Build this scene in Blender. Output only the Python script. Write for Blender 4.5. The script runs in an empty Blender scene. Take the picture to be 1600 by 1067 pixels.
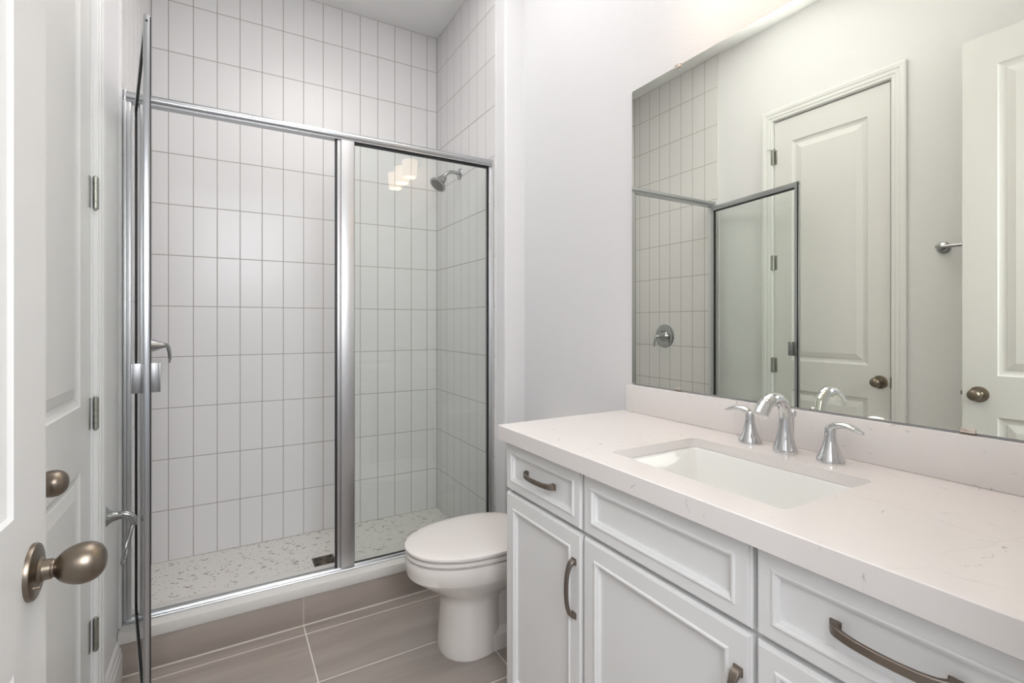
import bpy, bmesh, math, random
from mathutils import Vector, Matrix

random.seed(7)
S = bpy.context.scene
C = S.collection
PI = math.pi

# ------------------------------------------------------------------ camera
cam_data = bpy.data.cameras.new('camera')
cam = bpy.data.objects.new('camera', cam_data)
C.objects.link(cam)
cam.location = (0.0, 0.0, 1.245)
cam.rotation_euler = (PI / 2, 0.0, -math.atan(447.5 / 768.8))
cam_data.sensor_fit = 'HORIZONTAL'
cam_data.sensor_width = 36.0
cam_data.lens = 36.0 * 768.8 / 1600.0
cam_data.shift_y = -28.35 / 1600.0
cam_data.clip_start = 0.01
S.camera = cam

# ------------------------------------------------------------------ world, lights, exposure
world = bpy.data.worlds.new('world')
S.world = world
world.use_nodes = True
bg = world.node_tree.nodes['Background']
bg.inputs['Color'].default_value = (0.86, 0.92, 1.0, 1)
bg.inputs['Strength'].default_value = 0.28

S.view_settings.view_transform = 'Standard'
S.view_settings.look = 'None'
S.view_settings.gamma = 1.0
S.view_settings.use_curve_mapping = False
S.view_settings.exposure = 1.20


def area_light(name, loc, target, sx, sy, power, color):
    d = bpy.data.lights.new(name, 'AREA')
    d.shape = 'RECTANGLE'
    d.size, d.size_y = sx, sy
    d.energy = power
    d.color = color
    o = bpy.data.objects.new(name, d)
    C.objects.link(o)
    o.location = loc
    v = Vector(target) - Vector(loc)
    o.rotation_euler = v.to_track_quat('-Z', 'Y').to_euler()
    return o


# daylight falling in through the open doorway from the room behind
area_light('doorway_daylight', (0.16, -1.40, 2.25), (0.42, 2.2, 1.00), 1.1, 0.9, 17.0, (0.92, 0.96, 1.0))
# added soft fill just outside the doorway, brightens the cabinet fronts
area_light('doorway_fill', (0.18, -0.22, 1.70), (0.55, 1.4, 0.75), 0.7, 0.9, 3.9, (0.98, 0.98, 1.0))
# the photographer's flash, bounced off the white ceiling; second head added to brighten the front
for fx_, fy_, power in ((0.50, 1.66, 330.0), (0.44, 0.92, 65.0)):
    fd = bpy.data.lights.new('bounce_flash', 'SPOT')
    fd.energy = power
    fd.color = (1.0, 0.985, 0.975)
    fd.spot_size = math.radians(48)
    fd.spot_blend = 1.0
    fd.shadow_soft_size = 0.12
    flash = bpy.data.objects.new('bounce_flash', fd)
    C.objects.link(flash)
    flash.location = (fx_, fy_, 1.05)
    flash.rotation_euler = (PI, 0, 0)

# fill light added at the shower ceiling (unseen fixture built below)
SL = (0.43, 2.56)
sd = bpy.data.lights.new('shower_fill', 'SPOT')
sd.spot_size = math.radians(112)
sd.spot_blend = 1.0
sd.shadow_soft_size = 0.11
sd.energy = 11.0
sd.color = (1.0, 0.97, 0.93)
sdo = bpy.data.objects.new('shower_fill', sd)
C.objects.link(sdo)
sdo.location = (SL[0], SL[1], 3.088)

# ------------------------------------------------------------------ measurements
XL, XM, XS = -0.3280, 1.3106, 1.1980       # left wall, mirror wall, shower's right wall
YB, YF, YC = 3.023, 2.1260, 2.183          # shower back wall, wall return, curb face
ZC = 3.097                                 # ceiling
SF = 0.046                                 # shower floor level
YG = 2.256                                 # plane of the shower glass
CT = 0.9195                                # counter top


# ------------------------------------------------------------------ materials
def lin(c):
    return tuple((v / 12.92 if v <= 0.04045 else ((v + 0.055) / 1.055) ** 2.4) for v in [x / 255.0 for x in c])


def new_mat(name):
    m = bpy.data.materials.new(name)
    m.use_nodes = True
    nt = m.node_tree
    return m, nt, nt.nodes['Principled BSDF']


def simple(name, rgb, rough=0.5, metal=0.0, spec=0.5, coat=0.0):
    m, nt, b = new_mat(name)
    b.inputs['Base Color'].default_value = (*rgb, 1)
    b.inputs['Roughness'].default_value = rough
    b.inputs['Metallic'].default_value = metal
    b.inputs['Specular IOR Level'].default_value = spec
    b.inputs['Coat Weight'].default_value = coat
    return m


def N(nt, t, **kw):
    n = nt.nodes.new(t)
    for k, v in kw.items():
        setattr(n, k, v)
    return n


def bumpy(name, rgb, rough, scale, strength, dist=0.001, spec=0.4):
    m = simple(name, rgb, rough, spec=spec)
    nt = m.node_tree
    b = nt.nodes['Principled BSDF']
    geo = N(nt, 'ShaderNodeNewGeometry')
    no = N(nt, 'ShaderNodeTexNoise')
    no.inputs['Scale'].default_value = scale
    no.inputs['Detail'].default_value = 2.0
    nt.links.new(geo.outputs['Position'], no.inputs['Vector'])
    bp = N(nt, 'ShaderNodeBump')
    bp.inputs['Strength'].default_value = strength
    bp.inputs['Distance'].default_value = dist
    nt.links.new(no.outputs['Fac'], bp.inputs['Height'])
    nt.links.new(bp.outputs['Normal'], b.inputs['Normal'])
    return m


M = {}
M['paint'] = bumpy('wall_paint', (0.79, 0.785, 0.795), 0.55, 190.0, 0.5, 0.002, 0.3)
M['ceiling'] = bumpy('ceiling_paint', (0.86, 0.86, 0.855), 0.7, 120.0, 0.4, 0.002, 0.2)
M['trim'] = simple('trim_paint', (0.80, 0.80, 0.79), 0.35, spec=0.4)
M['door'] = simple('door_paint', (0.76, 0.755, 0.74), 0.38, spec=0.4)
M['cabinet'] = simple('cabinet_paint', (0.86, 0.855, 0.85), 0.38, spec=0.4)
M['cab_dark'] = simple('cabinet_gap', (0.35, 0.34, 0.33), 0.7)
M['chrome'] = simple('chrome', (0.66, 0.665, 0.675), 0.06, 1.0)
M['satin'] = simple('satin_chrome', (0.56, 0.57, 0.585), 0.30, 1.0)
M['frame'] = simple('brushed_frame', (0.46, 0.47, 0.485), 0.30, 1.0)
M['jamb'] = simple('brushed_jamb', (0.66, 0.67, 0.68), 0.45, 1.0)
M['plate'] = simple('brushed_plate', (0.33, 0.33, 0.335), 0.42, 1.0)
M['grey_chrome'] = simple('grey_chrome', (0.40, 0.405, 0.41), 0.16, 1.0)
M['bronze'] = simple('antique_pewter', (0.235, 0.195, 0.155), 0.33, 1.0)
M['pull'] = simple('brushed_bronze', (0.27, 0.228, 0.195), 0.44, 1.0)
M['nickel'] = simple('satin_nickel', (0.40, 0.40, 0.36), 0.42, 1.0)
M['black'] = simple('black_rubber', (0.008, 0.008, 0.01), 0.5)
M['porcelain'] = simple('porcelain', (0.81, 0.765, 0.725), 0.12, spec=0.5, coat=0.3)
M['lidplastic'] = simple('seat_plastic', (0.81, 0.765, 0.735), 0.22)
M['basin'] = simple('basin_porcelain', (0.85, 0.85, 0.82), 0.12, coat=0.3)
M['caulk'] = simple('caulk', (0.66, 0.67, 0.67), 0.45)
M['mirror'] = simple('mirror_silver', (0.915, 0.93, 0.845), 0.0, 1.0)
M['mirror_edge'] = simple('mirror_edge', (0.10, 0.13, 0.11), 0.3)
M['clip'] = simple('clear_clip', (0.75, 0.66, 0.58), 0.15, 0.6)
M['tile'] = simple('white_glazed_tile', (0.75, 0.74, 0.74), 0.20, spec=0.16)
M['grout'] = simple('grey_grout', (0.40, 0.365, 0.335), 0.9, spec=0.1)
M['drainmetal'] = simple('drain_bronze', (0.20, 0.17, 0.14), 0.4, 1.0)
M['curbtop'] = simple('curb_slab', (0.70, 0.68, 0.65), 0.3)


def mat_glass(name, tint):
    m = bpy.data.materials.new(name)
    m.use_nodes = True
    nt = m.node_tree
    nt.nodes.clear()
    out = N(nt, 'ShaderNodeOutputMaterial')
    tr = N(nt, 'ShaderNodeBsdfTransparent')
    tr.inputs['Color'].default_value = (*tint, 1)
    gl = N(nt, 'ShaderNodeBsdfGlossy')
    gl.inputs['Roughness'].default_value = 0.0
    fr = N(nt, 'ShaderNodeFresnel')
    fr.inputs['IOR'].default_value = 1.5
    geo = N(nt, 'ShaderNodeNewGeometry')
    inv = N(nt, 'ShaderNodeMath', operation='SUBTRACT')
    inv.inputs[0].default_value = 1.0
    nt.links.new(geo.outputs['Backfacing'], inv.inputs[1])
    mu = N(nt, 'ShaderNodeMath', operation='MULTIPLY')
    nt.links.new(fr.outputs['Fac'], mu.inputs[0])
    nt.links.new(inv.outputs[0], mu.inputs[1])
    m2 = N(nt, 'ShaderNodeMath', operation='MULTIPLY', use_clamp=True)
    nt.links.new(mu.outputs[0], m2.inputs[0])
    m2.inputs[1].default_value = 2.0
    mx = N(nt, 'ShaderNodeMixShader')
    nt.links.new(m2.outputs[0], mx.inputs[0])
    nt.links.new(tr.outputs[0], mx.inputs[1])
    nt.links.new(gl.outputs[0], mx.inputs[2])
    nt.links.new(mx.outputs[0], out.inputs['Surface'])
    return m


M['glass'] = mat_glass('shower_glass', (0.975, 0.990, 0.978))


def mat_floor():
    """12 x 24 inch grey tiles with soft brushed streaks and light grout."""
    m, nt, b = new_mat('grey_floor_tile')
    L = nt.links
    geo = N(nt, 'ShaderNodeNewGeometry')
    sep = N(nt, 'ShaderNodeSeparateXYZ')
    L.new(geo.outputs['Position'], sep.inputs[0])

    def math_(op, a, bv, clamp=False):
        n = N(nt, 'ShaderNodeMath', operation=op, use_clamp=clamp)
        for i, v in enumerate((a, bv)):
            if v is None:
                continue
            if isinstance(v, (int, float)):
                n.inputs[i].default_value = v
            else:
                L.new(v, n.inputs[i])
        return n.outputs[0]

    def cell(sock, off, pitch):
        t = math_('DIVIDE', math_('SUBTRACT', sock, off), pitch)
        fl = math_('FLOOR', t, None)
        fr = math_('SUBTRACT', t, fl)
        d = math_('MULTIPLY', math_('SUBTRACT', 0.5, math_('ABSOLUTE', math_('SUBTRACT', fr, 0.5), None)), pitch)
        return fl, d

    fx, dx = cell(sep.outputs['X'], 0.278, 0.61)
    fy, dy = cell(sep.outputs['Y'], 2.118, 0.305)
    dmin = math_('MINIMUM', dx, dy)
    gm = N(nt, 'ShaderNodeMapRange')
    gm.inputs['From Min'].default_value = 0.0021
    gm.inputs['From Max'].default_value = 0.0029
    gm.inputs['To Min'].default_value = 1.0
    gm.inputs['To Max'].default_value = 0.0
    L.new(dmin, gm.inputs['Value'])
    # streaks running along x
    comb = N(nt, 'ShaderNodeCombineXYZ')
    L.new(math_('MULTIPLY', sep.outputs['X'], 1.6), comb.inputs[0])
    L.new(math_('MULTIPLY', sep.outputs['Y'], 17.0), comb.inputs[1])
    L.new(math_('ADD', math_('MULTIPLY', fx, 3.7), math_('MULTIPLY', fy, 5.3)), comb.inputs[2])
    no = N(nt, 'ShaderNodeTexNoise')
    no.inputs['Scale'].default_value = 1.0
    no.inputs['Detail'].default_value = 4.0
    no.inputs['Roughness'].default_value = 0.55
    L.new(comb.outputs[0], no.inputs['Vector'])
    ramp = N(nt, 'ShaderNodeValToRGB')
    e = ramp.color_ramp.elements
    e[0].position, e[0].color = 0.30, (0.300, 0.258, 0.230, 1)
    e[1].position, e[1].color = 0.72, (0.390, 0.342, 0.308, 1)
    L.new(no.outputs['Fac'], ramp.inputs[0])
    mx = N(nt, 'ShaderNodeMix', data_type='RGBA')
    L.new(gm.outputs[0], mx.inputs[0])
    L.new(ramp.outputs[0], mx.inputs[6])
    mx.inputs[7].default_value = (0.70, 0.65, 0.61, 1)
    L.new(mx.outputs[2], b.inputs['Base Color'])
    b.inputs['Roughness'].default_value = 0.38
    b.inputs['Specular IOR Level'].default_value = 0.4
    bp = N(nt, 'ShaderNodeBump')
    bp.inputs['Strength'].default_value = 0.6
    bp.inputs['Distance'].default_value = 0.0015
    bp.invert = True
    L.new(gm.outputs[0], bp.inputs['Height'])
    L.new(bp.outputs['Normal'], b.inputs['Normal'])
    return m


M['floor'] = mat_floor()


def mat_curbface():
    m, nt, b = new_mat('grey_curb_tile')
    L = nt.links
    geo = N(nt, 'ShaderNodeNewGeometry')
    mp = N(nt, 'ShaderNodeMapping')
    mp.inputs['Scale'].default_value = (2.0, 1.0, 14.0)
    no = N(nt, 'ShaderNodeTexNoise')
    no.inputs['Scale'].default_value = 1.0
    no.inputs['Detail'].default_value = 5.0
    L.new(geo.outputs['Position'], mp.inputs['Vector'])
    L.new(mp.outputs[0], no.inputs['Vector'])
    ramp = N(nt, 'ShaderNodeValToRGB')
    e = ramp.color_ramp.elements
    e[0].position, e[0].color = 0.3, (0.330, 0.278, 0.246, 1)
    e[1].position, e[1].color = 0.75, (0.410, 0.352, 0.316, 1)
    L.new(no.outputs['Fac'], ramp.inputs[0])
    L.new(ramp.outputs[0], b.inputs['Base Color'])
    b.inputs['Roughness'].default_value = 0.45
    return m


M['curbface'] = mat_curbface()
M['lightgrout'] = simple('light_grout', (0.66, 0.61, 0.57), 0.8)


def mat_terrazzo():
    m, nt, b = new_mat('flecked_shower_floor')
    L = nt.links
    geo = N(nt, 'ShaderNodeNewGeometry')
    col = None
    base = (0.72, 0.695, 0.66, 1)
    specs = [(0.5, 58.0, 3.4, (0.27, 0.245, 0.225, 1), 0.28, 0.24), (2.1, 74.0, 3.0, (0.33, 0.305, 0.28, 1), 0.24, 0.22),
             (-0.7, 50.0, 4.4, (0.28, 0.26, 0.25, 1), 0.24, 0.20), (1.2, 120.0, 2.4, (0.75, 0.73, 0.69, 1), 0.4, 0.5),
             (1.0, 84.0, 1.8, (0.34, 0.31, 0.29, 1), 0.24, 0.20)]
    for ang, sc, asp, c, thr, prob in specs:
        wn = N(nt, 'ShaderNodeTexNoise')
        wn.inputs['Scale'].default_value = 25.0
        L.new(geo.outputs['Position'], wn.inputs['Vector'])
        ad = N(nt, 'ShaderNodeVectorMath', operation='MULTIPLY_ADD')
        ad.inputs[1].default_value = (0.012, 0.012, 0.0)
        L.new(wn.outputs['Color'], ad.inputs[0])
        L.new(geo.outputs['Position'], ad.inputs[2])
        mp = N(nt, 'ShaderNodeMapping')
        mp.vector_type = 'TEXTURE'
        mp.inputs['Rotation'].default_value = (0, 0, ang)
        mp.inputs['Scale'].default_value = (asp / sc, 1.0 / sc, 1.0)
        mp.inputs['Location'].default_value = (ang * 0.37, asp * 0.21, 0)
        L.new(ad.outputs[0], mp.inputs['Vector'])
        vo = N(nt, 'ShaderNodeTexVoronoi', voronoi_dimensions='2D')
        vo.inputs['Scale'].default_value = 1.0
        L.new(mp.outputs[0], vo.inputs['Vector'])
        sp = N(nt, 'ShaderNodeSeparateColor')
        L.new(vo.outputs['Color'], sp.inputs[0])
        lt = N(nt, 'ShaderNodeMath', operation='LESS_THAN')
        L.new(vo.outputs['Distance'], lt.inputs[0])
        sz = N(nt, 'ShaderNodeMath', operation='MULTIPLY')
        L.new(sp.outputs[1], sz.inputs[0])
        sz.inputs[1].default_value = thr
        L.new(sz.outputs[0], lt.inputs[1])
        pr = N(nt, 'ShaderNodeMath', operation='LESS_THAN')
        L.new(sp.outputs[0], pr.inputs[0])
        pr.inputs[1].default_value = prob
        an = N(nt, 'ShaderNodeMath', operation='MULTIPLY')
        L.new(lt.outputs[0], an.inputs[0])
        L.new(pr.outputs[0], an.inputs[1])
        mx = N(nt, 'ShaderNodeMix', data_type='RGBA')
        L.new(an.outputs[0], mx.inputs[0])
        if col is None:
            mx.inputs[6].default_value = base
        else:
            L.new(col, mx.inputs[6])
        mx.inputs[7].default_value = c
        col = mx.outputs[2]
    L.new(col, b.inputs['Base Color'])
    b.inputs['Roughness'].default_value = 0.45
    return m


M['terrazzo'] = mat_terrazzo()


def mat_quartz():
    m, nt, b = new_mat('white_quartz')
    L = nt.links
    geo = N(nt, 'ShaderNodeNewGeometry')

    def warped(scale, amt):
        wn = N(nt, 'ShaderNodeTexNoise')
        wn.inputs['Scale'].default_value = scale
        wn.inputs['Detail'].default_value = 5.0
        L.new(geo.outputs['Position'], wn.inputs['Vector'])
        ad = N(nt, 'ShaderNodeVectorMath', operation='MULTIPLY_ADD')
        ad.inputs[1].default_value = (amt, amt, amt)
        L.new(wn.outputs['Color'], ad.inputs[0])
        L.new(geo.outputs['Position'], ad.inputs[2])
        return ad.outputs[0]

    # long fine veins
    vo = N(nt, 'ShaderNodeTexVoronoi', feature='DISTANCE_TO_EDGE')
    vo.inputs['Scale'].default_value = 2.6
    L.new(warped(2.2, 0.28), vo.inputs['Vector'])
    r1 = N(nt, 'ShaderNodeMapRange')
    r1.inputs['From Min'].default_value = 0.0
    r1.inputs['From Max'].default_value = 0.006
    r1.inputs['To Min'].default_value = 1.0
    r1.inputs['To Max'].default_value = 0.0
    L.new(vo.outputs['Distance'], r1.inputs['Value'])
    gate = N(nt, 'ShaderNodeTexNoise')
    gate.inputs['Scale'].default_value = 5.0
    L.new(geo.outputs['Position'], gate.inputs['Vector'])
    g1 = N(nt, 'ShaderNodeMapRange')
    g1.inputs['From Min'].default_value = 0.48
    g1.inputs['From Max'].default_value = 0.66
    L.new(gate.outputs['Fac'], g1.inputs['Value'])
    m1 = N(nt, 'ShaderNodeMath', operation='MULTIPLY')
    L.new(r1.outputs[0], m1.inputs[0])
    L.new(g1.outputs[0], m1.inputs[1])
    # short broken flecks
    v2 = N(nt, 'ShaderNodeTexVoronoi', feature='DISTANCE_TO_EDGE')
    v2.inputs['Scale'].default_value = 13.0
    L.new(warped(11.0, 0.09), v2.inputs['Vector'])
    r2 = N(nt, 'ShaderNodeMapRange')
    r2.inputs['From Min'].default_value = 0.0
    r2.inputs['From Max'].default_value = 0.022
    r2.inputs['To Min'].default_value = 1.0
    r2.inputs['To Max'].default_value = 0.0
    L.new(v2.outputs['Distance'], r2.inputs['Value'])
    gt2 = N(nt, 'ShaderNodeTexNoise')
    gt2.inputs['Scale'].default_value = 31.0
    L.new(geo.outputs['Position'], gt2.inputs['Vector'])
    g2 = N(nt, 'ShaderNodeMapRange')
    g2.inputs['From Min'].default_value = 0.61
    g2.inputs['From Max'].default_value = 0.70
    L.new(gt2.outputs['Fac'], g2.inputs['Value'])
    m2 = N(nt, 'ShaderNodeMath', operation='MULTIPLY')
    L.new(r2.outputs[0], m2.inputs[0])
    L.new(g2.outputs[0], m2.inputs[1])
    a1 = N(nt, 'ShaderNodeMix', data_type='RGBA')
    L.new(m1.outputs[0], a1.inputs[0])
    a1.inputs[6].default_value = (0.85, 0.805, 0.785, 1)
    a1.inputs[7].default_value = (0.74, 0.69, 0.675, 1)
    a2 = N(nt, 'ShaderNodeMix', data_type='RGBA')
    L.new(m2.outputs[0], a2.inputs[0])
    L.new(a1.outputs[2], a2.inputs[6])
    a2.inputs[7].default_value = (0.52, 0.49, 0.49, 1)
    L.new(a2.outputs[2], b.inputs['Base Color'])
    b.inputs['Roughness'].default_value = 0.13
    return m


M['quartz'] = mat_quartz()


def mat_emit(name, rgb, strength, base=(0.9, 0.85, 0.78)):
    m, nt, b = new_mat(name)
    b.inputs['Base Color'].default_value = (*base, 1)
    b.inputs['Emission Color'].default_value = (*rgb, 1)
    b.inputs['Emission Strength'].default_value = strength
    b.inputs['Roughness'].default_value = 0.3
    return m


M['shade'] = mat_emit('frosted_shade', (1.0, 0.70, 0.42), 1.9)


def shade_glow(m):
    # the bulb hangs in the lower half of the shade, so the glass glows strongest there
    nt = m.node_tree
    b = nt.nodes['Principled BSDF']
    geo = N(nt, 'ShaderNodeNewGeometry')
    sp = N(nt, 'ShaderNodeSeparateXYZ')
    nt.links.new(geo.outputs['Position'], sp.inputs[0])
    mr = N(nt, 'ShaderNodeMapRange')
    mr.inputs['From Min'].default_value = 2.335
    mr.inputs['From Max'].default_value = 2.460
    nt.links.new(sp.outputs['Z'], mr.inputs['Value'])
    rp = N(nt, 'ShaderNodeValToRGB')
    e = rp.color_ramp.elements
    e[0].position, e[0].color = 0.0, (1.0, 0.78, 0.53, 1)
    e[1].position, e[1].color = 0.85, (0.86, 0.63, 0.44, 1)
    nt.links.new(mr.outputs[0], rp.inputs[0])
    nt.links.new(rp.outputs[0], b.inputs['Emission Color'])


shade_glow(M['shade'])
M['bulb'] = mat_emit('lamp_bulb', (1.0, 0.80, 0.55), 4.5)


# ------------------------------------------------------------------ mesh builder
class MB:
    """Collects shapes in world coordinates and links them as one mesh object."""

    def __init__(self):
        self.v, self.f, self.mi, self.sm = [], [], [], []

    def add(self, verts, faces, mi=0, smooth=False):
        o = len(self.v)
        self.v += [Vector(p) for p in verts]
        for fc in faces:
            self.f.append([o + i for i in fc])
            self.mi.append(mi)
            self.sm.append(smooth)

    def box(self, a, b, bev=0.0, mi=0, seg=2):
        x0, y0, z0 = [min(a[i], b[i]) for i in range(3)]
        x1, y1, z1 = [max(a[i], b[i]) for i in range(3)]
        bm = bmesh.new()
        vs = [bm.verts.new(p) for p in ((x0, y0, z0), (x1, y0, z0), (x1, y1, z0), (x0, y1, z0), (x0, y0, z1), (x1, y0, z1), (x1, y1, z1), (x0, y1, z1))]
        for q in ((3, 2, 1, 0), (4, 5, 6, 7), (0, 1, 5, 4), (1, 2, 6, 5), (2, 3, 7, 6), (3, 0, 4, 7)):
            bm.faces.new([vs[i] for i in q])
        if bev > 0:
            bmesh.ops.bevel(bm, geom=list(bm.edges), offset=bev, segments=seg, affect='EDGES', profile=0.5)
        bm.verts.index_update()
        self.add([v.co.copy() for v in bm.verts], [[v.index for v in f.verts] for f in bm.faces], mi, bev > 0)
        bm.free()
        return self

    def loft(self, rings, mi=0, cap0=True, cap1=True, smooth=True):
        n = len(rings[0])
        vs = [p for r in rings for p in r]
        fs = []
        for k in range(len(rings) - 1):
            for i in range(n):
                j = (i + 1) % n
                fs.append((k * n + i, k * n + j, (k + 1) * n + j, (k + 1) * n + i))
        if cap0:
            fs.append(tuple(reversed(range(n))))
        if cap1:
            fs.append(tuple(range((len(rings) - 1) * n, len(rings) * n)))
        self.add(vs, fs, mi, smooth)
        return self

    def lathe(self, o, axis, prof, n=32, mi=0, cap0=True, cap1=True):
        o, ax = Vector(o), Vector(axis).normalized()
        u = ax.orthogonal().normalized()
        w = ax.cross(u)
        rings = []
        for r, t in prof:
            r = max(r, 1e-5)
            rings.append([o + ax * t + (u * math.cos(2 * PI * i / n) + w * math.sin(2 * PI * i / n)) * r for i in range(n)])
        return self.loft(rings, mi, cap0, cap1)

    def tube(self, pts, rad, n=14, mi=0, flat=None, up=None):
        """flat: (ru, rw) lists of radii across the two axes of the section."""
        P = [Vector(p) for p in pts]
        if not isinstance(rad, (list, tuple)):
            rad = [rad] * len(P)
        T = []
        for i in range(len(P)):
            a = P[max(i - 1, 0)]
            b = P[min(i + 1, len(P) - 1)]
            T.append((b - a).normalized())
        u = Vector(up) if up else T[0].orthogonal()
        rings = []
        for i, p in enumerate(P):
            u = (u - T[i] * u.dot(T[i])).normalized()
            w = T[i].cross(u)
            ru, rw = (rad[i], rad[i]) if flat is None else (flat[0][i], flat[1][i])
            rings.append([p + u * (math.cos(2 * PI * k / n) * ru) + w * (math.sin(2 * PI * k / n) * rw) for k in range(n)])
        return self.loft(rings, mi)

    def xform(self, mtx):
        self.v = [mtx @ p for p in self.v]
        return self

    def build(self, name, mats, parent=None, origin=None):
        if not isinstance(mats, (list, tuple)):
            mats = [mats]
        pw = world_loc(parent) if parent else Vector((0, 0, 0))
        if origin is None:
            origin = pw if parent else self.center()
        origin = Vector(origin)
        me = bpy.data.meshes.new(name)
        me.from_pydata([tuple(p - origin) for p in self.v], [], self.f)
        for m in mats:
            me.materials.append(m)
        for p, mi, sm in zip(me.polygons, self.mi, self.sm):
            p.material_index = mi
            p.use_smooth = sm
        bm = bmesh.new()
        bm.from_mesh(me)
        bmesh.ops.recalc_face_normals(bm, faces=bm.faces)
        bm.to_mesh(me)
        bm.free()
        if any(self.sm):
            me.set_sharp_from_angle(angle=math.radians(38))
        me.update()
        o = bpy.data.objects.new(name, me)
        C.objects.link(o)
        if parent:
            o.parent = parent
        o.location = origin - pw
        return o

    def center(self):
        lo = [min(p[i] for p in self.v) for i in range(3)]
        hi = [max(p[i] for p in self.v) for i in range(3)]
        return Vector(((lo[0] + hi[0]) / 2, (lo[1] + hi[1]) / 2, lo[2]))


def world_loc(o):
    p = Vector((0, 0, 0))
    while o:
        p = p + o.location
        o = o.parent
    return p


def tag(o, label, cat, group=None, kind=None):
    o['label'] = label
    o['category'] = cat
    if group:
        o['group'] = group
    if kind:
        o['kind'] = kind
    return o


def thing(name, loc, label, cat, group=None, kind=None):
    o = bpy.data.objects.new(name, None)
    o.empty_display_size = 0.05
    C.objects.link(o)
    o.location = loc
    return tag(o, label, cat, group, kind)


def copy_tree(o, parent=None):
    c = o.copy()
    C.objects.link(c)
    if parent:
        c.parent = parent
    for ch in list(o.children):
        copy_tree(ch, c)
    return c


def smooth_path(pts, n=8):
    """Catmull-Rom through the points."""
    P = [Vector(p) for p in pts]
    Q = [P[0] * 2 - P[1]] + P + [P[-1] * 2 - P[-2]]
    out = []
    for i in range(1, len(Q) - 2):
        a, b, c, d = Q[i - 1], Q[i], Q[i + 1], Q[i + 2]
        for k in range(n):
            t = k / n
            out.append(0.5 * ((2 * b) + (c - a) * t + (2 * a - 5 * b + 4 * c - d) * t * t + (3 * b - a - 3 * c + d) * t ** 3))
    out.append(P[-1])
    return out


def interp(vals, n=8):
    out = []
    for i in range(len(vals) - 1):
        for k in range(n):
            out.append(vals[i] + (vals[i + 1] - vals[i]) * k / n)
    out.append(vals[-1])
    return out


# ------------------------------------------------------------------ THE SETTING
# floor
tag(MB().box((XL - 0.12, -1.6, -0.06), (XM + 0.12, YC + 0.006, 0.0)).build('floor', M['floor']),
    'grey wood-look tile floor with pale grout lines', 'floor', kind='structure')

# left wall with an opening for the closet door
DY0, DY1, DZ1 = 1.197, 1.821, 2.490        # closet door opening
w = MB()
w.box((XL - 0.12, 0.10, 0.0), (XL, DY0, ZC))
w.box((XL - 0.12, DY1, 0.0), (XL, YB, ZC))
w.box((XL - 0.12, DY0, DZ1), (XL, DY1, ZC))
wall_left = tag(w.build('wall_left', M['paint']), 'white painted wall with the closet door, tiled inside the shower', 'wall', kind='structure')
w = MB().box((XM, -0.02, 0.0), (XM + 0.12, YB + 0.12, ZC))
wall_right = tag(w.build('wall_right', M['paint']), 'white textured wall behind the mirror and vanity', 'wall', kind='structure')
w = MB()
# the short return wall at the right end of the shower, with a rounded corner bead
rb = 0.012
ring = [(XS + rb, YF), (XM, YF), (XM, YB), (XS, YB), (XS, YF + rb)]
ring += [(XS + rb - rb * math.sin(a), YF + rb - rb * math.cos(a)) for a in [PI / 2 * (1 - k / 6) for k in range(1, 6)]]
w.loft([[(x, y, z) for x, y in ring] for z in (0.0, ZC)], smooth=True)
wall_return = tag(w.build('wall_return', M['paint']), 'narrow white return wall between the shower and toilet alcove', 'wall', kind='structure')
w = MB().box((XL - 0.12, YB, 0.0), (XM, YB + 0.12, ZC))
wall_back = tag(w.build('wall_back', M['paint']), 'shower back wall clad in stacked vertical white tiles', 'wall', kind='structure')
EX0, EX1 = -0.205, 0.565                   # entry doorway in the front wall
w = MB()
w.box((XL, -0.02, 0.0), (EX0 - 0.02, 0.10, ZC))
w.box((EX1 + 0.02, -0.02, 0.0), (XM, 0.10, ZC))
w.box((EX0 - 0.02, -0.02, 2.51), (EX1 + 0.02, 0.10, ZC))
tag(w.build('wall_front', M['paint']), 'white wall around the entry doorway, beside the camera', 'wall', kind='structure')
tag(MB().box((XL - 0.12, -0.02, ZC), (XM + 0.12, YB + 0.12, ZC + 0.08)).build('ceiling', M['ceiling']),
    'plain white ceiling above the room and shower', 'ceiling', kind='structure')


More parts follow.
